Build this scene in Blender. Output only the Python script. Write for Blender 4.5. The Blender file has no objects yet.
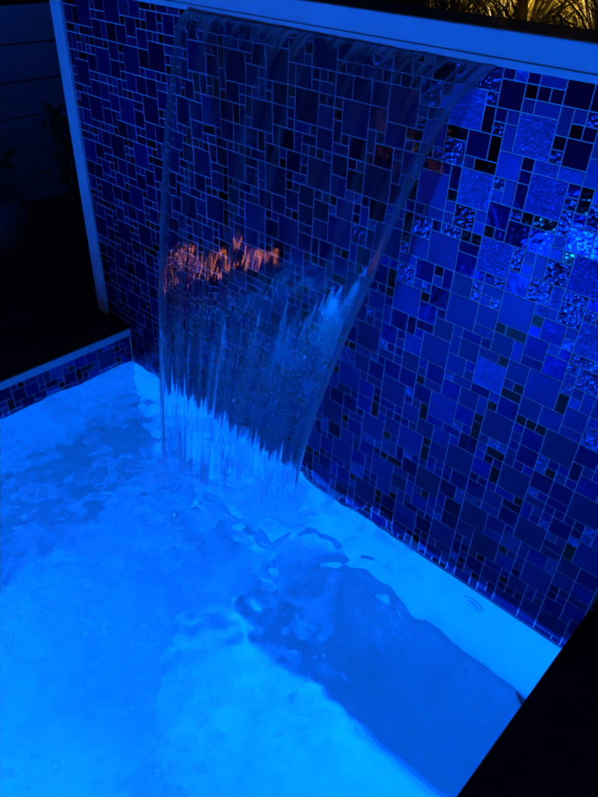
import bpy, bmesh, math, random
import numpy as np
from mathutils import Vector, Matrix
random.seed(7); rng = np.random.default_rng(11)
S = bpy.context.scene
COL = S.collection

# ------------------------------------------------------------------ sizes (metres; water level z = 0, tiled wall face y = 0)
W = 1.88            # pool width
NEAR = -3.0         # near wall of the pool
BD, BW = 0.44, 0.36 # bench depth below water, bench width
FD = 0.95           # floor depth
TILE_TOP = 1.277
WALL_TOP = 1.331
WL, WR = -0.215, 3.0
U = 0.025           # tile module
DECK = 0.134
RC = 0.151          # right coping top

# ------------------------------------------------------------------ helpers
def tag(o, label=None, cat=None, group=None, kind=None):
    if label: o['label'] = label
    if cat: o['category'] = cat
    if group: o['group'] = group
    if kind: o['kind'] = kind
    return o

def empty(name, loc=(0, 0, 0), rz=0, label=None, cat=None, group=None):
    o = bpy.data.objects.new(name, None); COL.objects.link(o)
    o.location = loc; o.rotation_euler = (0, 0, rz); o.empty_display_size = 0.22
    return tag(o, label, cat, group)

def link(name, me, mats, parent=None):
    o = bpy.data.objects.new(name, me); COL.objects.link(o)
    for m in (mats if isinstance(mats, (list, tuple)) else [mats]): me.materials.append(m)
    if parent: o.parent = parent
    return o

def from_py(name, v, f, mats, parent=None, smooth=False, mi=None):
    me = bpy.data.meshes.new(name); me.from_pydata([tuple(map(float, q)) for q in v], [], f); me.update()
    if smooth: me.polygons.foreach_set('use_smooth', [True]*len(me.polygons))
    if mi is not None: me.polygons.foreach_set('material_index', mi)
    return link(name, me, mats, parent)

def from_bm(name, bm, mats, parent=None, smooth=False):
    bmesh.ops.recalc_face_normals(bm, faces=bm.faces)
    me = bpy.data.meshes.new(name); bm.to_mesh(me); bm.free()
    if smooth: me.polygons.foreach_set('use_smooth', [True]*len(me.polygons))
    return link(name, me, mats, parent)

def add_box(bm, a, b, bev=0.0, seg=2):
    t = bmesh.new()
    bmesh.ops.create_cube(t, size=1)
    for v in t.verts:
        v.co = Vector([(a[i]+b[i])/2 + v.co[i]*(b[i]-a[i]) for i in range(3)])
    if bev: bmesh.ops.bevel(t, geom=t.edges[:], offset=bev, segments=seg, affect='EDGES', profile=0.5)
    me = bpy.data.meshes.new('tmp'); t.to_mesh(me); t.free(); bm.from_mesh(me); bpy.data.meshes.remove(me)

def box(name, a, b, m, parent=None, bev=0.003, seg=2):
    bm = bmesh.new(); add_box(bm, a, b, bev, seg); return from_bm(name, bm, m, parent)

def lathe(name, prof, m, parent=None, n=40, axis='z', smooth=True):
    v, f = [], []
    for r, h in prof:
        for k in range(n):
            a = 2*math.pi*k/n; x, y = r*math.cos(a), r*math.sin(a)
            v.append((x, y, h) if axis == 'z' else (x, h, y))
    for i in range(len(prof)-1):
        for k in range(n):
            f.append((i*n+k, i*n+(k+1) % n, (i+1)*n+(k+1) % n, (i+1)*n+k))
    f.append(tuple(range(n))); f.append(tuple(range((len(prof)-1)*n, len(prof)*n)))
    bm = bmesh.new(); me = bpy.data.meshes.new('tmp'); me.from_pydata(v, [], f); bm.from_mesh(me); bpy.data.meshes.remove(me)
    o = from_bm(name, bm, m, parent, smooth)
    return o

def field(ny, nx, sy, sx, seed):
    """smooth random field, correlation lengths sy, sx in grid cells, unit variance, wraps"""
    r = np.random.default_rng(seed).standard_normal((ny, nx))
    ky = np.fft.fftfreq(ny)[:, None]; kx = np.fft.fftfreq(nx)[None, :]
    F = np.fft.fft2(r)*np.exp(-2*(math.pi**2)*((ky*sy)**2+(kx*sx)**2))
    o = np.real(np.fft.ifft2(F)); return o/o.std()

# ------------------------------------------------------------------ materials
def mat(name):
    m = bpy.data.materials.new(name); m.use_nodes = True
    nt = m.node_tree; bs = nt.nodes['Principled BSDF']
    return m, nt, bs

def noise(nt, scale, detail=4, rough=0.6, vec=None, coord='Object'):
    n = nt.nodes.new('ShaderNodeTexNoise'); n.inputs['Scale'].default_value = scale
    n.inputs['Detail'].default_value = detail; n.inputs['Roughness'].default_value = rough
    if vec is None:
        t = nt.nodes.new('ShaderNodeTexCoord'); vec = t.outputs[coord]
    nt.links.new(vec, n.inputs['Vector']); return n

def ramp(nt, src, stops):
    r = nt.nodes.new('ShaderNodeValToRGB'); e = r.color_ramp.elements
    e[0].position, e[0].color = stops[0][0], (*stops[0][1], 1)
    e[1].position, e[1].color = stops[-1][0], (*stops[-1][1], 1)
    for p, c in stops[1:-1]:
        k = e.new(p); k.color = (*c, 1)
    nt.links.new(src, r.inputs[0]); return r

def bump(nt, src, strength, dist, bs, chain=None):
    b = nt.nodes.new('ShaderNodeBump'); b.inputs['Strength'].default_value = strength; b.inputs['Distance'].default_value = dist
    nt.links.new(src, b.inputs['Height'])
    if chain: nt.links.new(chain.outputs[0], b.inputs['Normal'])
    nt.links.new(b.outputs[0], bs.inputs['Normal']); return b

def stone(name, c0, c1, scale, rough=0.6, bstr=0.2, bdist=0.002, spec=0.4):
    m, nt, bs = mat(name)
    n = noise(nt, scale, 6, 0.65); r = ramp(nt, n.outputs[0], [(0.3, c0), (0.7, c1)])
    nt.links.new(r.outputs[0], bs.inputs['Base Color'])
    bs.inputs['Roughness'].default_value = rough; bs.inputs['Specular IOR Level'].default_value = spec
    n2 = noise(nt, scale*7, 5, 0.7); bump(nt, n2.outputs[0], bstr, bdist, bs)
    return m

M_plaster = stone('pool_plaster', (0.40, 0.425, 0.44), (0.53, 0.55, 0.55), 3.0, 0.7, 0.15, 0.002)
M_coping = stone('pale_render', (0.43, 0.48, 0.53), (0.54, 0.58, 0.62), 9, 0.55, 0.25, 0.0015)
M_grout = stone('grout', (0.40, 0.46, 0.55), (0.56, 0.62, 0.70), 30, 0.8, 0.2, 0.0008)
M_dark = stone('dark_granite', (0.012, 0.012, 0.014), (0.03, 0.03, 0.034), 40, 0.55, 0.12, 0.0008, 0.3)
M_pave = stone('dark_paving', (0.02, 0.02, 0.024), (0.045, 0.045, 0.05), 12, 0.7, 0.25, 0.0015, 0.3)
M_soil = stone('soil', (0.012, 0.009, 0.006), (0.03, 0.022, 0.014), 25, 0.95, 0.8, 0.02, 0.1)
M_metal, nt, bs = mat('brushed_metal'); bs.inputs['Metallic'].default_value = 1; bs.inputs['Roughness'].default_value = 0.35; bs.inputs['Base Color'].default_value = (0.5, 0.5, 0.52, 1)
M_black, nt, bs = mat('black_powder_coat'); bs.inputs['Base Color'].default_value = (0.02, 0.02, 0.02, 1); bs.inputs['Roughness'].default_value = 0.5
M_white, nt, bs = mat('white_plastic'); bs.inputs['Base Color'].default_value = (0.75, 0.75, 0.75, 1); bs.inputs['Roughness'].default_value = 0.35

def tile_mat(name, kind):
    """blue glass mosaic; the mesh attribute tile_shade (per tile) varies the colour"""
    m, nt, bs = mat(name)
    at = nt.nodes.new('ShaderNodeAttribute'); at.attribute_name = 'tile_shade'
    stops = {'matte': [(0, (0.002, 0.001, 0.055)), (0.5, (0.003, 0.003, 0.10)), (1, (0.005, 0.014, 0.19))],
             'gloss': [(0, (0.002, 0.002, 0.03)), (0.5, (0.003, 0.004, 0.10)), (1, (0.006, 0.012, 0.22))],
             'wavy':  [(0, (0.006, 0.030, 0.12)), (1, (0.02, 0.10, 0.40))],
             'black': [(0, (0.001, 0.001, 0.003)), (1, (0.003, 0.003, 0.010))],
             'lamp_glint': [(0, (0.02, 0.16, 0.95)), (1, (0.05, 0.32, 1.0))]}[kind]  # brightest tile colour, a painted lamp highlight
    r = ramp(nt, at.outputs['Fac'], stops)
    n = noise(nt, 60, 4, 0.6)
    mx = nt.nodes.new('ShaderNodeMix'); mx.data_type = 'RGBA'; mx.blend_type = 'MULTIPLY'; mx.inputs[0].default_value = 0.55
    r2 = ramp(nt, n.outputs[0], [(0.3, (0.55, 0.55, 0.55)), (0.7, (1, 1, 1))])
    nt.links.new(r.outputs[0], mx.inputs[6]); nt.links.new(r2.outputs[0], mx.inputs[7])
    nt.links.new(mx.outputs[2], bs.inputs['Base Color'])
    bs.inputs['IOR'].default_value = 1.5
    if kind == 'matte':
        bs.inputs['Roughness'].default_value = 0.38; bs.inputs['IOR'].default_value = 1.4; bs.inputs['Metallic'].default_value = 0.5
        bump(nt, noise(nt, 45, 3, 0.5).outputs[0], 0.25, 0.002, bs)
    elif kind in ('gloss', 'black'):
        bs.inputs['Roughness'].default_value = 0.06; bs.inputs['IOR'].default_value = 1.25; bs.inputs['Metallic'].default_value = 0.0 if kind == 'black' else 0.6
        bump(nt, noise(nt, 45, 2, 0.5).outputs[0], 0.3, 0.003, bs)
    elif kind == 'wavy':
        bs.inputs['Roughness'].default_value = 0.07; bs.inputs['Metallic'].default_value = 0.7
        v = nt.nodes.new('ShaderNodeTexVoronoi'); v.feature = 'SMOOTH_F1'; v.inputs['Scale'].default_value = 105; v.inputs['Smoothness'].default_value = 0.4
        nd = noise(nt, 70, 2, 0.5); wp = nt.nodes.new('ShaderNodeMix'); wp.data_type = 'RGBA'; wp.inputs[0].default_value = 0.012
        tc = nt.nodes.new('ShaderNodeTexCoord'); nt.links.new(tc.outputs['Object'], wp.inputs[6]); nt.links.new(nd.outputs['Color'], wp.inputs[7])
        nt.links.new(wp.outputs[2], v.inputs['Vector'])
        p2 = nt.nodes.new('ShaderNodeMath'); p2.operation = 'POWER'; p2.inputs[1].default_value = 2.0; nt.links.new(v.outputs['Distance'], p2.inputs[0])
        bump(nt, p2.outputs[0], 1.0, 0.0028, bs)
    else:
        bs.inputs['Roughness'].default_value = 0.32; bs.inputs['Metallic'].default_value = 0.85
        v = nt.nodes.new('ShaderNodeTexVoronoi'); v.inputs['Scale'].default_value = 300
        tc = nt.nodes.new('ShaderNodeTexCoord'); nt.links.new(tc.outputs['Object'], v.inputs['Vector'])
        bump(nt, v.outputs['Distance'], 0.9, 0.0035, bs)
    return m
TM = [tile_mat('tile_'+k, k) for k in ('matte', 'gloss', 'wavy', 'black', 'lamp_glint')]

def water_mat(name, foam):
    m, nt, bs = mat(name); nt.nodes.remove(bs)
    out = nt.nodes['Material Output']
    g = nt.nodes.new('ShaderNodeBsdfGlass'); g.inputs['IOR'].default_value = 1.333; g.inputs['Roughness'].default_value = 0.0
    g.inputs['Color'].default_value = (0.97, 0.99, 1, 1)
    at = nt.nodes.new('ShaderNodeAttribute'); at.attribute_name = 'foam'
    d = nt.nodes.new('ShaderNodeBsdfDiffuse'); d.inputs[0].default_value = (0.85, 0.88, 0.9, 1)
    t = nt.nodes.new('ShaderNodeBsdfTranslucent'); t.inputs[0].default_value = (0.9, 0.92, 0.95, 1)
    a = nt.nodes.new('ShaderNodeMixShader'); a.inputs[0].default_value = 0.7
    nt.links.new(d.outputs[0], a.inputs[1]); nt.links.new(t.outputs[0], a.inputs[2])
    mx = nt.nodes.new('ShaderNodeMixShader')
    nt.links.new(at.outputs['Fac'], mx.inputs[0]); nt.links.new(g.outputs[0], mx.inputs[1]); nt.links.new(a.outputs[0], mx.inputs[2])
    nt.links.new(mx.outputs[0], out.inputs['Surface'])
    return m
M_water = water_mat('water', 1)
M_fall = water_mat('falling_water', 1)
nt = M_fall.node_tree; q = nt.nodes.new('ShaderNodeAttribute'); q.attribute_name = 'blur'
nt.links.new(q.outputs['Fac'], [n for n in nt.nodes if n.type == 'BSDF_GLASS'][0].inputs['Roughness'])
fa = nt.nodes.new('ShaderNodeAttribute'); fa.attribute_name = 'breakup'        # the film tears into separate strings near the pool
tb = nt.nodes.new('ShaderNodeBsdfTransparent'); m2 = nt.nodes.new('ShaderNodeMixShader')
om = nt.nodes['Material Output']; prev = om.inputs['Surface'].links[0].from_socket
nt.links.new(fa.outputs['Fac'], m2.inputs[0]); nt.links.new(prev, m2.inputs[1]); nt.links.new(tb.outputs[0], m2.inputs[2]); nt.links.new(m2.outputs[0], om.inputs['Surface'])

def emit(name, col, st):
    m, nt, bs = mat(name)
    bs.inputs['Base Color'].default_value = (*[min(1, c) for c in col], 1)
    bs.inputs['Emission Color'].default_value = (*col, 1); bs.inputs['Emission Strength'].default_value = st
    return m

# ------------------------------------------------------------------ mosaic
def layout(nu, nv, anchor, seed):
    R = random.Random(seed)
    g = [[0]*nv for _ in range(nu)]; out = []
    def fits(x, y, w, h):
        if x < 0 or y < 0 or x+w > nu or y+h > nv: return False
        return all(not g[i][j] for i in range(x, x+w) for j in range(y, y+h))
    def put(x, y, w, h):
        for i in range(x, x+w):
            for j in range(y, y+h): g[i][j] = 1
        out.append((x, y, w, h))
    for a in range(-60, 60):                       # big squares on a skew lattice, some nudged
        for b in range(-60, 60):
            x = anchor[0]+6*a+3*b; y = anchor[1]+a-5*b
            if R.random() < 0.35: x += R.choice((-1, 1))
            if R.random() < 0.35: y += R.choice((-1, 0, 1))
            if fits(x, y, 3, 3): put(x, y, 3, 3)
    cells = [(i, j) for i in range(nu) for j in range(nv)]
    R.shuffle(cells)
    for i, j in cells:
        if R.random() < 0.40 and fits(i, j, 2, 2): put(i, j, 2, 2)
    R.shuffle(cells)
    for i, j in cells:
        if g[i][j]: continue
        o = [(2, 1), (1, 2)]; R.shuffle(o)
        if R.random() < 0.62:
            for w, h in o:
                if fits(i, j, w, h): put(i, j, w, h); break
        if not g[i][j]: put(i, j, 1, 1)
    return out

def mosaic(name, parent, nu, nv, origin, ax, up, nrm, anchor, seed, lamp_glint=None):
    """one mesh of bevelled glass tiles, 4.5 mm proud of the grout plane"""
    R = random.Random(seed+5)
    ax, up, nrm, org = Vector(ax), Vector(up), Vector(nrm), Vector(origin)
    v, f, mi, shade = [], [], [], []
    G, BV, T = 0.00125, 0.0007, 0.0014
    for (x, y, w, h) in layout(nu, nv, anchor, seed):
        tx, ty = R.gauss(0, 0.007), R.gauss(0, 0.007)      # tiles never sit quite flush
        x0, x1, y0, y1 = x*U+G, (x+w)*U-G, y*U+G, (y+h)*U-G
        b = len(v)
        for (ins, dz) in ((0, -0.001), (0, T-BV), (BV, T)):
            for (px, py) in ((x0+ins, y0+ins), (x1-ins, y0+ins), (x1-ins, y1-ins), (x0+ins, y1-ins)):
                z = dz + (tx*(px-(x0+x1)/2)+ty*(py-(y0+y1)/2) if dz > 0 else 0)
                v.append(org+ax*px+up*py+nrm*z)
        for k in range(4):
            f.append((b+k, b+(k+1) % 4, b+4+(k+1) % 4, b+4+k)); f.append((b+4+k, b+4+(k+1) % 4, b+8+(k+1) % 4, b+8+k))
        f.append((b+8, b+9, b+10, b+11))
        area = w*h; q = R.random(); cx, cy = (x+w/2)*U, (y+h/2)*U
        gl = lamp_glint(cx, cy) if lamp_glint else 0
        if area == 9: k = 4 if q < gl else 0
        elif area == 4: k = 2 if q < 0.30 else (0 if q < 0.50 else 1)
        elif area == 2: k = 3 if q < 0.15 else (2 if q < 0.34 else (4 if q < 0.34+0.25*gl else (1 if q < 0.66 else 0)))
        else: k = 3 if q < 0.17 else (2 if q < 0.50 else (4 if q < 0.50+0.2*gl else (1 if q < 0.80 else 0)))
        if k == 2 and lamp_glint and R.random() > 0.35+0.95*gl: k = 1 if R.random() < 0.6 else 0  # wavy tiles thinned out away from the painted glint
        s = min(1, max(0, R.gauss(0.5, 0.25)))
        mi += [k]*9; shade += [s]*12
    o = from_py(name, v, f, TM, parent, False, mi)
    a = o.data.attributes.new('tile_shade', 'FLOAT', 'POINT'); a.data.foreach_set('value', shade)
    bm = bmesh.new(); bm.from_mesh(o.data); bmesh.ops.recalc_face_normals(bm, faces=bm.faces); bm.to_mesh(o.data); bm.free()
    return o

# ------------------------------------------------------------------ feature wall
fw = empty('feature_wall', (0, 0, 0), 0, 'tall blue glass mosaic wall with pale rim, behind the pool and the falling water', 'wall')
TX0, TX1 = -0.155, WR
nu = int((TX1-TX0)/U); nv = 53; TZ0 = TILE_TOP-nv*U
bm = bmesh.new(); add_box(bm, (WL, 0.012, -1.2), (WR, 0.145, WALL_TOP-0.02), 0.0)
from_bm('wall_core', bm, M_dark, fw)
box('capstone', (WL-0.01, 0.0065, WALL_TOP-0.0195), (WR, 0.157, WALL_TOP), M_dark, fw, 0.003)
box('grout_bed', (TX0, 0.0045, TZ0-0.01), (WR, 0.0115, TILE_TOP), M_grout, fw, 0)
mosaic('tile_mosaic', fw, nu, nv, (TX0, 0.0045, TZ0), (1, 0, 0), (0, 0, 1), (0, -1, 0),
       (int((1.533-TX0)/U)-1, int((1.06-TZ0)/U)-1), 3,
       lambda x, z: 0.75*math.exp(-(max(0, 1.42-x-TX0)/0.12)**2-((z+TZ0-0.97-0.5*(1.55-x-TX0))/0.22)**2))  # brighter tiles gathered where the lamp glint falls, highlight put into tile colour
bm = bmesh.new()
add_box(bm, (WL, -0.009, TILE_TOP+0.0005), (WR, 0.006, WALL_TOP+0.001), 0.003)
from_bm('coping_face', bm, M_coping, fw)
box('spillway_lip', (WL, -0.0125, TILE_TOP-0.004), (WR, -0.0092, TILE_TOP+0.010), M_coping, fw, 0.002)
bm = bmesh.new(); add_box(bm, (WL, -0.007, DECK), (TX0-0.0005, 0.011, TILE_TOP), 0.003)
add_box(bm, (WL-0.006, -0.002, DECK+0.001), (WL-0.0005, 0.14, WALL_TOP-0.022), 0.0015)
from_bm('edge_trim', bm, M_coping, fw)

# ------------------------------------------------------------------ pool shell
ps = empty('pool_shell', (W/2, NEAR/2, -FD), 0, 'white plastered plunge pool with a submerged bench, lit blue from below the water', 'pool')
ps.location = (0, 0, 0)
b = 0.22
box('floor', (-0.2, NEAR-0.2, -FD-0.15), (W+0.2, 0.004, -FD), M_plaster, ps, 0)
box('back_wall', (-0.2, -0.004, -FD+0.001), (W+0.2, 0.0045, TZ0-0.001), M_plaster, ps, 0)
box('side_wall', (-0.15, NEAR, -FD+0.001), (0.0, -0.0045, TZ0+0.03), M_plaster, ps, 0)
box('side_wall', (W, NEAR, -FD+0.001), (W+0.15, -0.0045, TZ0+0.03), M_plaster, ps, 0)
box('near_wall', (-0.15, NEAR-0.15, -FD+0.001), (W+0.15, NEAR-0.001, DECK-0.03), M_plaster, ps, 0)
# two submerged seats with rounded corners, one each side of the fall
def seat(x0, x1, y0, y1, depth, rad, jut):
    """rad = corner radii at (x0,y0) (x1,y0) (x1,y1) (x0,y1); 0 keeps the corner square against a wall"""
    path = []
    cs = [(x0, y0, 1, 1, math.pi), (x1, y0, -1, 1, 1.5*math.pi), (x1, y1, -1, -1, 0), (x0, y1, 1, -1, 0.5*math.pi)]
    for (x, y, sx, sy, a0), r in zip(cs, rad):
        if r == 0: path.append((x, y)); continue
        for k in range(13):
            a = a0+k*(math.pi/2)/12
            path.append((x+sx*r+r*math.cos(a), y+sy*r+r*math.sin(a)))
    bm = bmesh.new()
    vs = [bm.verts.new((x, y, -depth)) for x, y in path]
    f = bm.faces.new(vs)
    ex = bmesh.ops.extrude_face_region(bm, geom=[f])
    for e in ex['geom']:
        if isinstance(e, bmesh.types.BMVert): e.co.z = -FD+0.002
    top = [e for e in bm.edges if all(abs(v.co.z+depth) < 1e-6 for v in e.verts) and not all(v.co.y > -0.01 for v in e.verts)
           and not all(v.co.x < 0.01 for v in e.verts) and not all(v.co.y < NEAR+0.01 for v in e.verts)]
    bmesh.ops.bevel(bm, geom=top, offset=0.03, segments=4, affect='EDGES', profile=0.5)
    from_bm('seat', bm, M_plaster, ps, False)
    # flowing skirt: the plaster curves from the seat front out into the floor
    v, f = [], []; n = 10; P = [Vector(q) for q in path]
    for i, p in enumerate(P):
        d = (P[(i+1) % len(P)]-P[i-1]).normalized(); nr = Vector((d.y, -d.x))
        for k in range(n):
            a = (math.pi/2)*k/(n-1)
            q = p+nr*(jut*(1-math.sin(a))-0.002)
            v.append((min(max(q.x, 0.0012), W-0.002), min(max(q.y, NEAR+0.0015), -0.0048), -FD+0.0012+(FD-depth-0.05)*(1-math.cos(a))))
    for i in range(len(P)):
        b, c = i*n, ((i+1) % len(P))*n
        for k in range(n-1): f.append((b+k, b+k+1, c+k+1, c+k))
    from_py('skirt', v, f, M_plaster, ps, True)
seat(0.97, W-0.02, -0.415, -0.003, BD, (0.16, 0.09, 0.09, 0.06), 0.42)
seat(0.002, 0.40, NEAR+0.002, -0.003, BD, (0.0, 0.0, 0.16, 0.0), 0.75)
# cove where the back wall meets the floor
v, f = [], []
for i, x in enumerate((0.403, 0.928)):
    for k in range(9):
        a = (math.pi/2)*k/8; v.append((x, -0.0045-0.12*(1-math.sin(a)), -FD+0.12*(1-math.cos(a))+0.001))
for k in range(8): f.append((k, k+1, 9+k+1, 9+k))
from_py('cove', v, f, M_plaster, ps, True)

# ------------------------------------------------------------------ low pool edge walls (tile band, pale trim, dark top)
def edge_wall(name, label, x0, x1, y0, y1, top, face, seed):
    t = empty(name, ((x0+x1)/2, (y0+y1)/2, 0), 0, label, 'pool edge'); ox, oy = t.location.x, t.location.y
    def bx(n, a, b_, m, bev=0.002):
        return box(n, (a[0]-ox, a[1]-oy, a[2]), (b_[0]-ox, b_[1]-oy, b_[2]), m, t, bev)
    bx('wall_core', (x0, y0, TZ0+0.031), (x1, y1, top-0.032), M_dark, 0)
    bx('coping_stone', (x0, y0, top-0.0315), (x1, y1, top), M_dark, 0.003)
    n5 = 6
    z0 = top-0.031-n5*U
    if face == 'x+':
        bx('grout_bed', (x1+0.0005, y0, z0), (x1+0.004, y1, top-0.031), M_grout, 0)
        mosaic('tile_mosaic', t, int((y1-y0)/U), n5, (x1+0.004-ox, y1-0.006-oy, z0), (0, -1, 0), (0, 0, 1), (1, 0, 0), (2, 2), seed)
        bx('edge_trim', (x1+0.0005, y0, top-0.0305), (x1+0.010, y1, top+0.001), M_coping)
    elif face == 'x-':
        bx('grout_bed', (x0-0.004, y0, z0), (x0-0.0005, y1, top-0.031), M_grout, 0)
        mosaic('tile_mosaic', t, int((y1-y0)/U), n5, (x0-0.004-ox, y0-oy, z0), (0, 1, 0), (0, 0, 1), (-1, 0, 0), (2, 2), seed)
        bx('edge_trim', (x0-0.006, y0, top-0.0305), (x0-0.0005, y1, top-0.003), M_dark)
    else:
        bx('grout_bed', (x0, y1+0.0005, z0), (x1, y1+0.004, top-0.031), M_grout, 0)
        mosaic('tile_mosaic', t, int((x1-x0)/U), n5, (x0-ox, y1+0.004-oy, z0), (1, 0, 0), (0, 0, 1), (0, 1, 0), (2, 2), seed)
        bx('edge_trim', (x0, y1+0.0005, top-0.0305), (x1, y1+0.008, top+0.001), M_coping)
    return t
edge_wall('pool_edge_wall', 'low tiled pool edge with a pale trim line and dark top, left of the falling water', -0.30, -0.009, NEAR, -0.004, DECK, 'x+', 21)
edge_wall('pool_edge_wall', 'black stone pool edge in the lower right corner, its top unlit', W, 2.6, NEAR, -0.004, RC, 'x-', 22)
edge_wall('pool_edge_wall', 'tiled pool edge nearest the viewer, facing the blue mosaic wall', -0.009, W-0.009, NEAR-0.6, NEAR-0.004, DECK, 'y+', 23)

# ------------------------------------------------------------------ water
def water():
    nx, ny = 360, 570
    X = np.linspace(0.0015, W+0.0, nx); Y = np.linspace(NEAR+0.002, -0.0005, ny)
    dx = W/nx
    xx, yy = np.meshgrid(X, Y)
    # landing line of the sheet
    A, B = np.array([0.62, -0.33]), np.array([1.05, -0.175])
    ab = B-A; t = np.clip(((xx-A[0])*ab[0]+(yy-A[1])*ab[1])/(ab@ab), 0, 1)
    dist = np.hypot(xx-A[0]-t*ab[0], yy-A[1]-t*ab[1])
    far = np.exp(-(dist/0.62)**2)+0.25*np.exp(-(dist/1.3)**2)
    near = np.exp(-(dist/0.26)**2)
    # calmer water towards the right hand end
    calm = 1/(1+np.exp((xx-1.60+0.35*(yy+0.5)+0.07*field(ny, nx, 20, 20, 33))/0.06))
    left = 1/(1+np.exp((xx-0.9)/0.2))
    h = 0.0040*field(ny, nx, 17, 17, 1)*(0.12+calm) + 0.0028*field(ny, nx, 8, 9, 2)*(0.05+calm) + 0.0006*field(ny, nx, 2.6, 2.6, 12)*(0.03+calm)
    h += 0.0058*field(ny, nx, 10, 10, 3)*far*(0.12+calm)
    h += 0.0036*field(ny, nx, 3.2, 3.2, 4)*(far**1.2)*(0.1+calm)
    h += 0.0075*field(ny, nx, 4.5, 4.5, 5)*near + 0.010*np.exp(-(dist/0.05)**2)*np.clip(0.5+field(ny, nx, 3, 3, 16), -0.5, 2)*0.5
    h += 0.0015*field(ny, nx, 1.8, 1.8, 6)*near
    h += 0.0016*np.cos(dist/0.055*2*math.pi+0.9*field(ny, nx, 25, 25, 7))*np.exp(-dist/0.45)*(0.2+calm)
    h += 0.0016*field(ny, nx, 1.7, 1.7, 13)*np.clip(field(ny, nx, 5, 5, 14)*0.5+0.5*field(ny, nx, 22, 22, 15)-0.55, 0, 1)*(0.02+calm)
    h *= 0.06+0.94/(1+np.exp(-(yy+1.45)/0.10))          # waves flattened at the unseen near end so lamp light passes through
    foam = np.clip(field(ny, nx, 7, 7, 8)*0.5+0.5*field(ny, nx, 2.5, 2.5, 9)+0.15, 0, 1.2)*far*0.45*(0.15+calm)
    foam += np.exp(-(dist/0.07)**2)*np.clip(0.75+0.25*field(ny, nx, 2, 2, 10), 0, 1)
    lace = np.abs(field(ny, nx, 5, 5, 17)+0.5*field(ny, nx, 2.2, 2.2, 18))
    foam += np.clip(0.30-lace, 0, 1)*2.2*np.clip(0.25+0.7*field(ny, nx, 14, 14, 19), 0, 1.2)*(0.35*far+0.75*np.exp(-(dist/0.5)**2))*(0.04+calm)
    fleck = np.clip(field(ny, nx, 1.4, 1.4, 20)-1.25, 0, 1)*np.clip(field(ny, nx, 15, 15, 21), 0, 1.5)
    foam += 1.3*fleck*(0.02+calm)  # flecks standing in for light patterns, mixed into the foam mask
    churn = np.exp(-((xx-1.06)/0.24)**2-((yy+0.42)/0.26)**2)          # froth drifting over the left end of the seat
    foam += churn*np.clip(field(ny, nx, 9, 9, 24)*0.6+0.6*field(ny, nx, 3, 3, 25)+0.25, 0, 1)*0.75
    foam = np.clip(foam, 0, 0.85)
    v = np.stack([xx.ravel(), yy.ravel(), h.ravel()], 1)
    f = []
    for j in range(ny-1):
        r0 = j*nx
        for i in range(nx-1): f.append((r0+i, r0+i+1, r0+nx+i+1, r0+nx+i))
    o = from_py('water', v, f, M_water, None, True)
    a = o.data.attributes.new('foam', 'FLOAT', 'POINT'); a.data.foreach_set('value', foam.ravel().astype(np.float32))
    return tag(o, 'rippled pool water glowing blue, foamy below the falling sheet', 'water', None, 'structure')
water()

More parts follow.
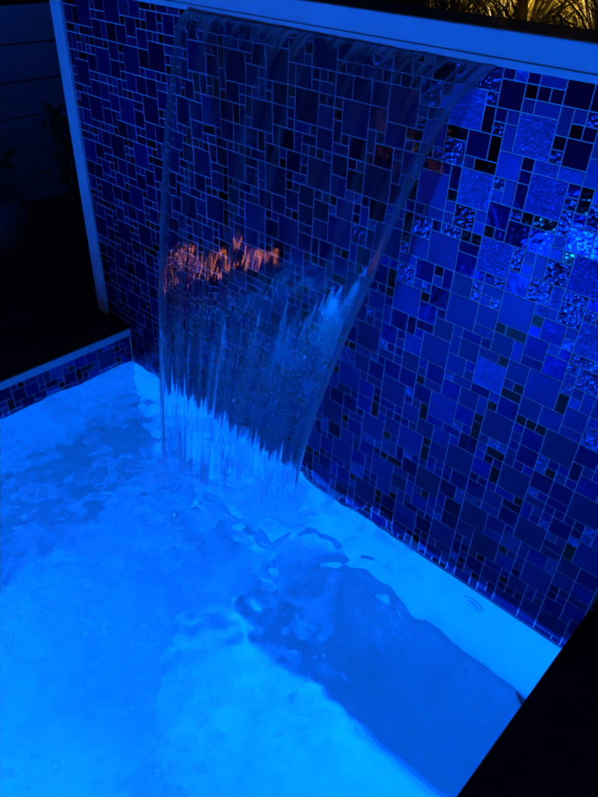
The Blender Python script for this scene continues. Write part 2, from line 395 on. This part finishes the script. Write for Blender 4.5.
# ------------------------------------------------------------------ falling sheet
SHEET_H = 1.2725
LZ = [(1.2725, .474), (1.265, .478), (1.245, .488), (1.172, .518), (1.062, .531), (.921, .548), (.742, .564), (.514, .584), (.259, .606), (-.02, .625)]
RZ = [(1.2725, 1.372), (1.265, 1.362), (1.240, 1.334), (1.188, 1.304), (1.115, 1.282), (1.02, 1.256), (.936, 1.233), (.819, 1.211), (.693, 1.177), (.568, 1.145), (.412, 1.107), (.241, 1.075), (-.02, 1.045)]
def sheet():
    ns, nt_ = 330, 420
    tau = np.linspace(0, 1.003, nt_); z = SHEET_H*(1-tau**2)
    # even out the spacing along the fall
    z = np.linspace(SHEET_H, -0.006, nt_); tau = np.sqrt(np.clip((SHEET_H-z)/SHEET_H, 0, None))
    L = np.array(LZ)[::-1]; Rr = np.array(RZ)[::-1]
    xl = np.interp(z, L[:, 0], L[:, 1]); xr = np.interp(z, Rr[:, 0], Rr[:, 1])
    k = np.ones(21)/21
    def sm(a): return np.convolve(np.pad(a, 10, mode='edge'), k, 'valid')
    xl, xr = sm(xl), sm(xr)
    s = np.linspace(0, 1, ns); s = 0.5-0.5*np.cos(np.pi*s)*0.35-0.5*(1-2*s)*0.65
    ss, tt = np.meshgrid(s, tau); zz = np.repeat(z[:, None], ns, 1)
    wob = 0.003*field(nt_, ns, 60, 500, 30)*tt
    xx = xl[:, None]+(xr-xl)[:, None]*ss + wob
    yy = -0.0105-(0.336+(0.175-0.336)*ss-0.009)*tt
    grow = np.clip((tt-0.60)/0.32, 0, 1)**1.2
    edge = np.minimum(ss, 1-ss)
    fr, bk = [], []
    def disp(sd):
        d = 0.0006*field(nt_, ns, 60, 13, sd)*(0.25+tt)
        d += 0.00030*field(nt_, ns, 60, 4.0, sd+1)*(0.10+2.0*grow)
        d += 0.00016*field(nt_, ns, 55, 1.5, sd+2)*grow*2.2
        d += 0.00055*field(nt_, ns, 14, 9, sd+3)*(0.75-0.6*tt)
        d += 0.0006*field(nt_, ns, 16, 2.4, sd+4)*np.exp(-(tt/0.17)**2)
        return d
    rim = 0.0026*np.exp(-(edge/0.022)**2)
    taper = np.clip(edge/0.006, 0, 1)**0.5
    th = (0.0016+rim)*taper+0.0001
    ridge = np.zeros_like(tt)                     # raised strips added on the front, shaped to mirror the lamp as glints
    flat = np.zeros_like(tt); wx = (xr-xl)[:, None]; rj = np.random.default_rng(4)
    for (s0, z0, s1, z1, wd, dx) in ((.850, .640, .831, .36, .0060, .03), (.621, .583, .603, .47, .0036, .10), (.722, .515, .732, .43, .0040, .06),
                                     (.523, .436, .512, .335, .0034, .09), (.880, .61, .888, .50, .0060, .02), (.905, .59, .912, .50, .004, .02), (.79, .47, .78, .40, .002, .03)):
        q = np.clip((z0-zz)/(z0-z1), 0, 1); u = (ss-(s0+(s1-s0)*q))*wx+0.0016*np.sin(q*7+s0*40)      # metres across
        inside = (zz < z0) & (zz > z1)
        ph = np.zeros(nt_); zc = z0; k = 0                   # short facets, each leaned up at the angle that reflects the pool lamp
        while zc > z1:
            ln = rj.uniform(0.014, 0.032); m_ = (z <= zc) & (z > zc-ln)
            tilt = (0.11+(0.60-(zc-ln/2))*0.55)*rj.uniform(0.92, 1.08)
            if rj.random() < 0.8: ph[m_] = (zc-z[m_])*tilt
            zc -= ln
        prof = np.exp(-(np.abs(u)/(wd*(0.7+0.5*np.sin(q*23+s0*90)**2)))**6)*inside
        ridge += (ph[:, None]-dx*u+0.0004)*prof; flat = np.maximum(flat, prof)
    smooth_d = disp(40)*(1-0.97*flat)
    yf = yy-th-ridge-smooth_d*taper; yb = yy+th+disp(60)*taper
    N = ns*nt_
    v = np.concatenate([np.stack([xx.ravel(), yf.ravel(), zz.ravel()], 1), np.stack([xx.ravel(), yb.ravel(), zz.ravel()], 1)])
    f = []
    for j in range(nt_-1):
        for i in range(ns-1):
            a = j*ns+i; f.append((a, a+ns, a+ns+1, a+1)); f.append((N+a, N+a+1, N+a+ns+1, N+a+ns))
    for j in range(nt_-1):
        a = j*ns; f.append((a, N+a, N+a+ns, a+ns)); a = j*ns+ns-1; f.append((a, a+ns, N+a+ns, N+a))
    for i in range(ns-1):
        f.append((i, i+1, N+i+1, N+i)); a = (nt_-1)*ns+i; f.append((a, N+a, N+a+1, a+1))
    o = from_py('waterfall', v, f, M_fall, None, True)
    foam = np.clip(0.035+0.05*field(nt_, ns, 90, 2.5, 80)*(0.3+tt)+0.10*grow*np.clip(field(nt_, ns, 70, 3, 81), 0, 2)*0.5, 0, 0.4)
    foam += 0.5*np.exp(-(np.clip(zz, 0, 2)/0.12)**2)*np.clip(0.6+0.4*field(nt_, ns, 40, 3, 84), 0, 1)
    foam += 0.16*np.exp(-(edge/0.035)**2) + 0.30*np.exp(-(tt/0.20)**2)*np.clip(field(nt_, ns, 12, 1.6, 82), 0, 1.5)+0.75*np.exp(-((SHEET_H-zz)/(0.012+0.009*np.clip(field(nt_, ns, 400, 2.2, 88), -1, 2)))**2)*np.clip(0.6+0.5*field(nt_, ns, 4, 1.5, 89), 0, 1)
    foam = np.clip(foam, 0, 0.9)
    rough = 0.042+0.05*np.clip((tt-0.80)/0.2, 0, 1)*(0.75+0.25*np.clip(field(nt_, ns, 60, 4, 85), -1, 1))
    rough *= (1-flat)
    fade = np.clip((0.13+0.05*field(nt_, ns, 400, 3, 86)+0.03*field(nt_, ns, 30, 2, 87)-zz)/0.10, 0, 1)**1.3
    a = o.data.attributes.new('breakup', 'FLOAT', 'POINT'); a.data.foreach_set('value', np.concatenate([fade.ravel()]*2).astype(np.float32))
    a = o.data.attributes.new('blur', 'FLOAT', 'POINT'); a.data.foreach_set('value', np.concatenate([rough.ravel()]*2).astype(np.float32))
    a = o.data.attributes.new('foam', 'FLOAT', 'POINT'); a.data.foreach_set('value', np.concatenate([foam.ravel()]*2).astype(np.float32))
    bm = bmesh.new(); bm.from_mesh(o.data); bmesh.ops.recalc_face_normals(bm, faces=bm.faces); bm.to_mesh(o.data); bm.free()
    g = np.random.default_rng(5); bm = bmesh.new()
    for k in range(170):                          # spray thrown up along the landing line
        q = g.random(); p = Vector((0.62+0.43*q, -0.33+0.155*q, 0)); a = g.uniform(0, 6.283); rr = abs(g.standard_normal())*0.07
        p += Vector((rr*math.cos(a), rr*math.sin(a), 0.008+abs(g.standard_normal())*0.028*math.exp(-rr/0.1)))
        bmesh.ops.create_icosphere(bm, subdivisions=2, radius=float(np.clip(g.lognormal(math.log(0.0015), .45), .0007, .004)), matrix=Matrix.Translation(p))
    sp_ = from_bm('spray', bm, M_water, o, True); sp_['kind'] = 'stuff'
    return tag(o, 'thin clear sheet of water falling from the spillway, narrowing towards the pool', 'waterfall')
sheet()

# ------------------------------------------------------------------ pool lamp and return fitting (both under water)
LAMP = (0.62, NEAR+0.03, -0.50)
pl = empty('pool_lamp', LAMP, 0, 'round blue underwater lamp set in the near pool wall', 'pool lamp')
lathe('rim', [(0.085, -0.03), (0.12, -0.03), (0.125, -0.022), (0.12, -0.012), (0.098, -0.010), (0.095, -0.02)], M_white, pl, 40, 'y')
lathe('lens', [(0.001, -0.016), (0.05, -0.016), (0.08, -0.018), (0.092, -0.022), (0.092, -0.028), (0.001, -0.028)], emit('lamp_lens', (0.0, 0.2, 1.0), 6), pl, 40, 'y')
ld = bpy.data.lights.new('pool_light', 'AREA'); ld.shape = 'DISK'; ld.size = 0.17; ld.energy = 192; ld.color = (0.0, 0.134, 1.0); ld.cycles.is_caustics_light = True
lo = bpy.data.objects.new('pool_light', ld); COL.objects.link(lo); lo.location = (LAMP[0], LAMP[1]+0.005, LAMP[2]); lo.rotation_euler = (math.radians(91), 0, 0)
tag(lo, 'light of the underwater lamp in the near pool wall', 'lamp light')

wr = empty('water_return', (1.60, -0.004, -0.13), 0, 'small round white return jet in the submerged wall near the right corner', 'pool fitting')
lathe('flange', [(0.020, 0.0), (0.032, 0.0), (0.032, -0.002), (0.029, -0.004), (0.020, -0.004)], M_plaster, wr, 32, 'y')
lathe('eyeball', [(0.001, -0.004), (0.008, -0.004), (0.009, -0.012), (0.018, -0.008), (0.0195, -0.001), (0.001, -0.001)], M_grout, wr, 24, 'y')

# ------------------------------------------------------------------ paving, garden bed, fence
o = from_py('ground', [(-60, -60, -0.02), (60, -60, -0.02), (60, 60, -0.02), (-60, 60, -0.02),
                       (-0.16, NEAR-0.16, -0.02), (W+0.16, NEAR-0.16, -0.02), (W+0.16, 0.02, -0.02), (-0.16, 0.02, -0.02)],
            [(0, 1, 5, 4), (1, 2, 6, 5), (2, 3, 7, 6), (3, 0, 4, 7)], M_soil)
tag(o, 'dark garden soil around the pool', 'ground', None, 'structure')
bm = bmesh.new()
for i in range(8):
    for j in range(12):
        if True:
            x1 = -0.303-i*0.603; y1 = 1.50-j*0.603
            add_box(bm, (x1-0.6, y1-0.6, 0.03), (x1, y1, DECK-0.003), 0.003)
o = from_bm('paving', bm, M_pave); tag(o, 'dark paving slabs beside the pool', 'paving', None, 'structure')
o2 = box('paving', (2.603, NEAR-1, 0.03), (5.5, -0.01, RC-0.003), M_pave, None, 0.003); tag(o2, 'dark paving slabs beside the pool', 'paving', None, 'structure')

gb = empty('garden_bed', (1.4, 1.2, 0), 0, 'raised bed of dark soil behind the mosaic wall', 'garden bed')
box('bed_wall', (-1.61, 0.82, -0.1), (1.6, 1.0, 1.20), M_dark, gb, 0.004)
box('bed_end', (-1.61, -1.04, -0.1), (-1.45, 0.815, 1.20), M_dark, gb, 0.004)
nx, ny = 60, 34
H = 0.02*field(ny, nx, 2, 2, 90)
v = [(-1.449+3.05*i/(nx-1), -1.052+1.867*j/(ny-1), 1.215+H[j, i]) for j in range(ny) for i in range(nx)]
from_py('soil', v, [(j*nx+i, j*nx+i+1, (j+1)*nx+i+1, (j+1)*nx+i) for j in range(ny-1) for i in range(nx-1)], M_soil, gb, True)

M_wood = None
m, nt, bs = mat('blue_lit_boards'); M_wood = m
tc = nt.nodes.new('ShaderNodeTexCoord'); mp = nt.nodes.new('ShaderNodeMapping'); mp.inputs['Scale'].default_value = (20, 1.2, 20)
nt.links.new(tc.outputs['Object'], mp.inputs[0])
n = noise(nt, 4, 6, 0.65, mp.outputs[0]); r = ramp(nt, n.outputs[0], [(0.3, (0.14, 0.24, 0.46)), (0.7, (0.20, 0.32, 0.58))])  # blue cast of the night light put into the board colour
nt.links.new(r.outputs[0], bs.inputs['Base Color']); bs.inputs['Roughness'].default_value = 0.6; bump(nt, n.outputs[0], 0.3, 0.003, bs)
fn = empty('board_fence', (-1.5, 0.3, 0), 0, 'low fence of broad horizontal boards in the dark, left of the mosaic wall', 'fence')
for k in range(6):
    box('board', (-0.03, -2.4, 1.062-0.168*(k+1)+0.008), (0.0, 2.0, 1.062-0.168*k), M_wood, fn, 0.005)
for y in (-2.2, -0.8, 0.6, 1.9):
    box('post', (-0.125, y-0.045, -0.05), (-0.032, y+0.045, 1.05), M_wood, fn, 0.004)

# ------------------------------------------------------------------ plants
def leaf_mat(name, c0, c1, rough=0.45):
    m, nt, bs = mat(name)
    oi = nt.nodes.new('ShaderNodeNewGeometry')
    r = ramp(nt, oi.outputs['Random Per Island'], [(0, c0), (1, c1)])
    nt.links.new(r.outputs[0], bs.inputs['Base Color']); bs.inputs['Roughness'].default_value = rough
    return m
M_leaf = leaf_mat('dark_leaves', (0.02, 0.05, 0.015), (0.05, 0.10, 0.03))
M_stem = stone('stem_bark', (0.05, 0.035, 0.02), (0.10, 0.07, 0.045), 20, 0.85, 0.5, 0.003)
M_grass = leaf_mat('grass_blades', (0.02, 0.028, 0.006), (0.46, 0.38, 0.07), 0.35)
M_pot = stone('glazed_pot', (0.10, 0.11, 0.14), (0.16, 0.17, 0.20), 6, 0.35, 0.1, 0.002)

def tube(v, f, pts, r0, r1, n=6):
    b = len(v); m_ = len(pts)
    for i, p in enumerate(pts):
        d = (Vector(pts[min(i+1, m_-1)])-Vector(pts[max(i-1, 0)])).normalized()
        a = d.orthogonal().normalized(); c = d.cross(a); r = r0+(r1-r0)*i/(m_-1)
        for k in range(n):
            t = 2*math.pi*k/n; v.append(Vector(p)+a*r*math.cos(t)+c*r*math.sin(t))
    for i in range(m_-1):
        for k in range(n): f.append((b+i*n+k, b+i*n+(k+1) % n, b+(i+1)*n+(k+1) % n, b+(i+1)*n+k))

def leaf(v, f, p, d, side, ln, w, curl=0.2):
    b = len(v); up = d.cross(side).normalized()
    for t, ww in ((0, .15), (.3, .9), (.65, .8), (1, .05)):
        c = p+d*ln*t-up*curl*ln*t*t
        v.append(c-side*w*ww/2+up*w*0.15*ww); v.append(c-up*w*0.05); v.append(c+side*w*ww/2+up*w*0.15*ww)
    for i in range(3):
        a = b+i*3; f.append((a, a+1, a+4, a+3)); f.append((a+1, a+2, a+5, a+4))

def shrub(loc, h, rad, n_stem, n_leaf, label, seed, ln=0.05):
    R = random.Random(seed)
    t = empty('shrub', loc, 0, label, 'shrub')
    sv, sf, lv, lf = [], [], [], []
    tips = []
    for i in range(n_stem):
        a = R.uniform(0, 6.28); rr = rad*math.sqrt(R.random()); hh = h*R.uniform(0.55, 1)
        pts = [Vector((0.03*math.cos(a), 0.03*math.sin(a), 0)), Vector((rr*.4*math.cos(a), rr*.4*math.sin(a), hh*.4)),
               Vector((rr*.75*math.cos(a+.2), rr*.75*math.sin(a+.2), hh*.75)), Vector((rr*math.cos(a+.3), rr*math.sin(a+.3), hh))]
        tube(sv, sf, pts, 0.006, 0.002); tips.append(pts)
    for i in range(n_leaf):
        pts = R.choice(tips); q = R.uniform(0.8, 2.98); k = int(q); p = pts[k].lerp(pts[k+1], q-k)
        p = p+Vector((R.gauss(0, .035), R.gauss(0, .035), R.gauss(0, .03)))
        d = Vector((R.gauss(0, 1), R.gauss(0, 1), R.gauss(0.3, .6))).normalized()
        s = d.cross(Vector((R.gauss(0, .4), R.gauss(0, .4), 1))).normalized()
        leaf(lv, lf, p, d, s, ln*R.uniform(.6, 1.3), ln*.45*R.uniform(.7, 1.2))
    from_py('stems', sv, sf, M_stem, t, True); from_py('foliage', lv, lf, M_leaf, t, False)
    return t
shrub((-0.62, 0.42, DECK-0.01), 0.66, 0.27, 34, 3800, 'dark leafy bush in shadow beside the left rim of the mosaic wall', 4)

pp = empty('plant_pot', (-1.02, -0.02, DECK-0.004), 0, 'round glazed plant pot on the dark paving at the left', 'plant pot')
lathe('pot', [(0.09, 0), (0.125, 0.02), (0.165, 0.12), (0.17, 0.2), (0.155, 0.245), (0.16, 0.262), (0.15, 0.262), (0.142, 0.24), (0.001, 0.225)], M_pot, pp, 48)
R = random.Random(9)
pt = empty('pot_plant', (-1.02, -0.02, DECK+0.222), 0, 'small leafy plant growing in the round pot at the left', 'plant')
sv, sf, lv, lf = [], [], [], []
for i in range(9):
    a = R.uniform(0, 6.28); l = R.uniform(.15, .3)
    pts = [Vector((0.02*math.cos(a), .02*math.sin(a), 0)), Vector((.05*math.cos(a), .05*math.sin(a), l*.6)), Vector((.13*math.cos(a), .13*math.sin(a), l))]
    tube(sv, sf, pts, .004, .002)
    for k in range(22):
        q = R.uniform(.7, 1.99); p = pts[int(q)].lerp(pts[int(q)+1], q-int(q))
        d = Vector((R.gauss(0, 1), R.gauss(0, 1), R.gauss(.2, .5))).normalized(); s = d.cross(Vector((0, 0, 1))).normalized()
        leaf(lv, lf, p, d, s, .07*R.uniform(.6, 1.2), .03)
from_py('stems', sv, sf, M_stem, pt, True); from_py('foliage', lv, lf, M_leaf, pt, False)

GR = 'tufts of ornamental grass behind the mosaic wall'
def grass(loc, label, seed, n=150, wide=0, lmax=0.42):
    R = random.Random(seed); t = empty('grass_tuft', loc, 0, label, 'grass tuft', GR)
    v, f = [], []
    def blade(a, ln, w, lean, base):
        n_ = 9; b = len(v); d = Vector((math.cos(a), math.sin(a), 0)); s = Vector((-math.sin(a), math.cos(a), 0))
        p = Vector((base*math.cos(a+.5), base*math.sin(a+.5), 0)); el = math.pi/2-lean*0.25
        for i in range(n_):
            q = i/(n_-1); ww = w*(1-q**2.2)*(0.6+0.8*min(1, q*3)) + 0.0003
            nr = d*(-math.sin(el))+Vector((0, 0, math.cos(el)))
            v.append(p-s*ww/2+nr*ww*.18); v.append(p.copy()); v.append(p+s*ww/2+nr*ww*.18)
            p = p+(d*math.cos(el)+Vector((0, 0, math.sin(el))))*ln/(n_-1); el -= lean*2.0/(n_-1)
        for i in range(n_-1):
            c = b+i*3; f.append((c, c+1, c+4, c+3)); f.append((c+1, c+2, c+5, c+4))
    for i in range(n):
        blade(R.uniform(0, 6.28), R.uniform(.15, lmax), R.uniform(.003, .007), R.uniform(.35, 1.25), R.uniform(0, .06))
    o = from_py('blades', v, f, M_grass, t, True)
    if wide:
        v, f = [], []
        for i in range(wide): blade(R.uniform(-2.4, -0.7), R.uniform(.25, .38), R.uniform(.014, .02), R.uniform(.15, .4), .04)
        from_py('broad_leaf', v, f, M_grass, t, True)
    return t
grass((1.02, 0.37, 1.21), 'wispy grass tuft leftmost above the mosaic wall, mostly in shade', 101, 110)
grass((1.23, 0.32, 1.21), 'dense golden lit grass tuft between the shaded one and the broad leaved one', 102, 170)
grass((1.42, 0.33, 1.21), 'golden lit grass tuft with broad yellow leaves, above the right of the wall', 103, 150, 4)
grass((1.60, 0.31, 1.21), 'golden lit grass tuft in the top right corner of the photo', 104, 160)
grass((0.80, 0.31, 1.21), 'grass tuft farthest left along the back of the mosaic wall', 108, 130)
grass((0.92, 0.57, 1.21), 'grass tuft in the back row farthest left, half hidden by the front ones', 109, 130)
grass((1.12, 0.59, 1.21), 'grass tuft in the back row behind the leftmost lit tufts', 105, 130)
grass((1.33, 0.59, 1.21), 'grass tuft in the back row behind the broad yellow leaves', 106, 130)
grass((1.53, 0.57, 1.21), 'grass tuft in the back row of the top right corner', 107, 130)

# garden spotlight that lights the grass
sp = empty('garden_spotlight', (1.85, 0.46, 1.20), 0, 'small black spike spotlight lighting the grass behind the wall', 'garden light')
lathe('spike', [(0.004, -0.03), (0.008, 0.0), (0.008, 0.82), (0.002, 0.822)], M_black, sp, 16)
h_ = lathe('lamp_head', [(0.001, -0.05), (0.028, -0.05), (0.034, 0.04), (0.030, 0.04), (0.028, 0.032), (0.001, 0.030)], M_black, sp, 24)
l_ = lathe('lens', [(0.001, 0.0305), (0.0275, 0.0325), (0.0275, 0.0345), (0.001, 0.0345)], emit('warm_lens', (1.0, 0.62, 0.22), 12), sp, 24)
for q in (h_, l_):
    q.location = (0, 0, 0.86); q.rotation_euler = Vector((-0.42, 0.10, -0.75)).to_track_quat('Z', 'Y').to_euler()
sd = bpy.data.lights.new('garden_light', 'SPOT'); sd.energy = 120; sd.color = (1.0, 0.66, 0.22); sd.spot_size = math.radians(52); sd.spot_blend = 0.5; sd.shadow_soft_size = 0.02
so = bpy.data.objects.new('garden_light', sd); COL.objects.link(so)
dv = Vector((-0.42, 0.10, -0.75)).normalized(); so.location = Vector((1.85, 0.46, 2.06))+dv*0.05
so.rotation_euler = dv.to_track_quat('-Z', 'Y').to_euler(); tag(so, 'warm beam of the spike spotlight behind the wall', 'lamp light')

# ------------------------------------------------------------------ warm lanterns on the left paving (seen only as reflections)
M_flame = emit('warm_glow', (1.0, 0.25, 0.08), 18)
M_glass, nt, bs = mat('clear_glass'); nt.nodes.remove(bs)
tr = nt.nodes.new('ShaderNodeBsdfTransparent'); gl = nt.nodes.new('ShaderNodeBsdfGlossy'); gl.inputs['Roughness'].default_value = 0.22
mx = nt.nodes.new('ShaderNodeMixShader'); mx.inputs[0].default_value = 0.06
nt.links.new(tr.outputs[0], mx.inputs[1]); nt.links.new(gl.outputs[0], mx.inputs[2]); nt.links.new(mx.outputs[0], nt.nodes['Material Output'].inputs['Surface'])
def lantern():
    t = empty('lantern', (0, 0, 0), 0, 'x', 'lantern', 'warm lanterns in a row at the left pool edge')
    lathe('base', [(0.001, 0), (0.05, 0), (0.05, 0.012), (0.044, 0.018), (0.001, 0.018)], M_black, t, 24)
    lathe('glass', [(0.040, 0.018), (0.042, 0.05), (0.040, 0.25), (0.038, 0.25), (0.038, 0.05), (0.037, 0.0195)], M_glass, t, 24)
    lathe('cap', [(0.045, 0.25), (0.046, 0.258), (0.02, 0.29), (0.008, 0.3), (0.001, 0.302)], M_black, t, 24)
    lathe('holder', [(0.001, 0.0185), (0.014, 0.0185), (0.010, 0.0795), (0.001, 0.0797)], M_black, t, 16)
    lathe('glow_tube', [(0.001, 0.08), (0.008, 0.083), (0.012, 0.10), (0.012, 0.225), (0.008, 0.24), (0.001, 0.245)], M_flame, t, 16)
    v, f = [], []
    for k in range(25):
        a = math.radians(85+k*200/24)
        for rr in (0.0435, 0.0455):
            for zz in (0.0185, 0.2495): v.append((rr*math.cos(a), rr*math.sin(a), zz))
    for k in range(24):
        b = k*4; f += [(b, b+1, b+5, b+4), (b+2, b+6, b+7, b+3), (b+1, b+3, b+7, b+5), (b, b+4, b+6, b+2)]
    f += [(0, 2, 3, 1), (96, 97, 99, 98)]
    from_py('shield', v, f, M_black, t, False)  # added to keep lantern light off the fence
    return t
proto = lantern()
spots = [(-0.85, -2.78), (-0.62, -2.55), (-0.26, -2.22), (-0.08, -2.10)]
names = ['farthest from the water', 'second farthest from the water', 'third, on the pale trimmed edge', 'nearest the water']
for i, (x, y) in enumerate(spots):
    if i == 0: t = proto
    else:
        t = proto.copy(); COL.objects.link(t)
        for ch in list(proto.children):
            c = ch.copy(); COL.objects.link(c); c.parent = t
    t.location = (x, y, DECK-0.003 if x < -0.303 else DECK+0.0005)
    t['label'] = 'slim warm lantern at the left pool edge, ' + names[i]
bl = empty('bollard_light', (-4.0, -2.85, DECK-0.004), 0, 'short black bollard lamp with a warm glowing head on the far paving', 'garden light')
lathe('post', [(0.06, 0), (0.06, 0.012), (0.03, 0.014), (0.03, 0.47), (0.001, 0.471)], M_black, bl, 24)
lathe('lamp_head', [(0.001, 0.472), (0.05, 0.472), (0.05, 0.60), (0.001, 0.60)], emit('bollard_glow', (1.0, 0.45, 0.16), 22), bl, 24)
lathe('cap', [(0.001, 0.601), (0.065, 0.601), (0.06, 0.625), (0.001, 0.63)], M_black, bl, 24)

# ------------------------------------------------------------------ night sky, faint moon
SUN_EL, SUN_ROT = math.radians(-3), math.radians(91)
w = bpy.data.worlds.new('World'); S.world = w; w.use_nodes = True
nt = w.node_tree; bg = nt.nodes['Background']
sk = nt.nodes.new('ShaderNodeTexSky'); sk.sky_type = 'NISHITA'; sk.sun_disc = False; sk.sun_elevation = SUN_EL; sk.sun_rotation = SUN_ROT
tn = nt.nodes.new('ShaderNodeMix'); tn.data_type = 'RGBA'; tn.blend_type = 'MULTIPLY'; tn.inputs[0].default_value = 1.0
tn.inputs[7].default_value = (0.06, 0.30, 1.0, 1)          # deep blue of a clear night
nt.links.new(sk.outputs[0], tn.inputs[6]); nt.links.new(tn.outputs[2], bg.inputs['Color']); bg.inputs['Strength'].default_value = 0.85
su = bpy.data.lights.new('moon', 'SUN'); su.energy = 0.004; su.angle = math.radians(0.5); su.color = (1.0, 0.96, 0.9)
so = bpy.data.objects.new('moon', su); COL.objects.link(so); so.location = (0, 0, 20)
d = Vector((math.sin(SUN_ROT)*math.cos(SUN_EL), math.cos(SUN_ROT)*math.cos(SUN_EL), math.sin(SUN_EL)))
so.rotation_euler = d.to_track_quat('Z', 'Y').to_euler(); tag(so, 'faint moonlight over the garden', 'moonlight')

# ------------------------------------------------------------------ camera
F, YAW, PITCH, ROLL = 672.676, 0.7307518, 0.6336591, 0.0428349
f = Vector((-math.sin(YAW)*math.cos(PITCH), math.cos(YAW)*math.cos(PITCH), -math.sin(PITCH)))
r = Vector((math.cos(YAW), math.sin(YAW), 0)); u = r.cross(f)
r, u = r*math.cos(ROLL)+u*math.sin(ROLL), u*math.cos(ROLL)-r*math.sin(ROLL)
cd = bpy.data.cameras.new('camera'); cam = bpy.data.objects.new('camera', cd); COL.objects.link(cam)
mw = Matrix((r, u, -f)).transposed().to_4x4(); mw.translation = (2.020955, -1.248933, 1.5); cam.matrix_world = mw
cd.sensor_fit = 'VERTICAL'; cd.sensor_height = 24; cd.lens = F/797*24; cd.clip_start = 0.02; cd.clip_end = 500
S.camera = cam

S.render.engine = 'CYCLES'
c = S.cycles
c.max_bounces = 18; c.volume_bounces = 3; c.transmission_bounces = 14; c.glossy_bounces = 6; c.diffuse_bounces = 5; c.transparent_max_bounces = 12
c.caustics_refractive = True; c.caustics_reflective = True; c.blur_glossy = 0.3
c.sample_clamp_indirect = 24.0
for o in S.objects:
    if o.type != 'MESH': continue
    if o.name.startswith('water') and not o.name.startswith('water_'): o.cycles.is_caustics_caster = True
    else: o.cycles.is_caustics_receiver = o.name.split('.')[0] in ('tile_mosaic', 'grout_bed', 'coping_face', 'edge_trim', 'spillway_lip', 'board', 'paving', 'capstone', 'coping_stone', 'waterfall')
c.use_denoising = True
try: c.denoiser = 'OPENIMAGEDENOISE'
except Exception: pass
vs = S.view_settings
S.display_settings.display_device = 'sRGB'
vs.view_transform = 'Standard'; vs.look = 'None'; vs.exposure = 0.0; vs.gamma = 1.0; vs.use_curve_mapping = False
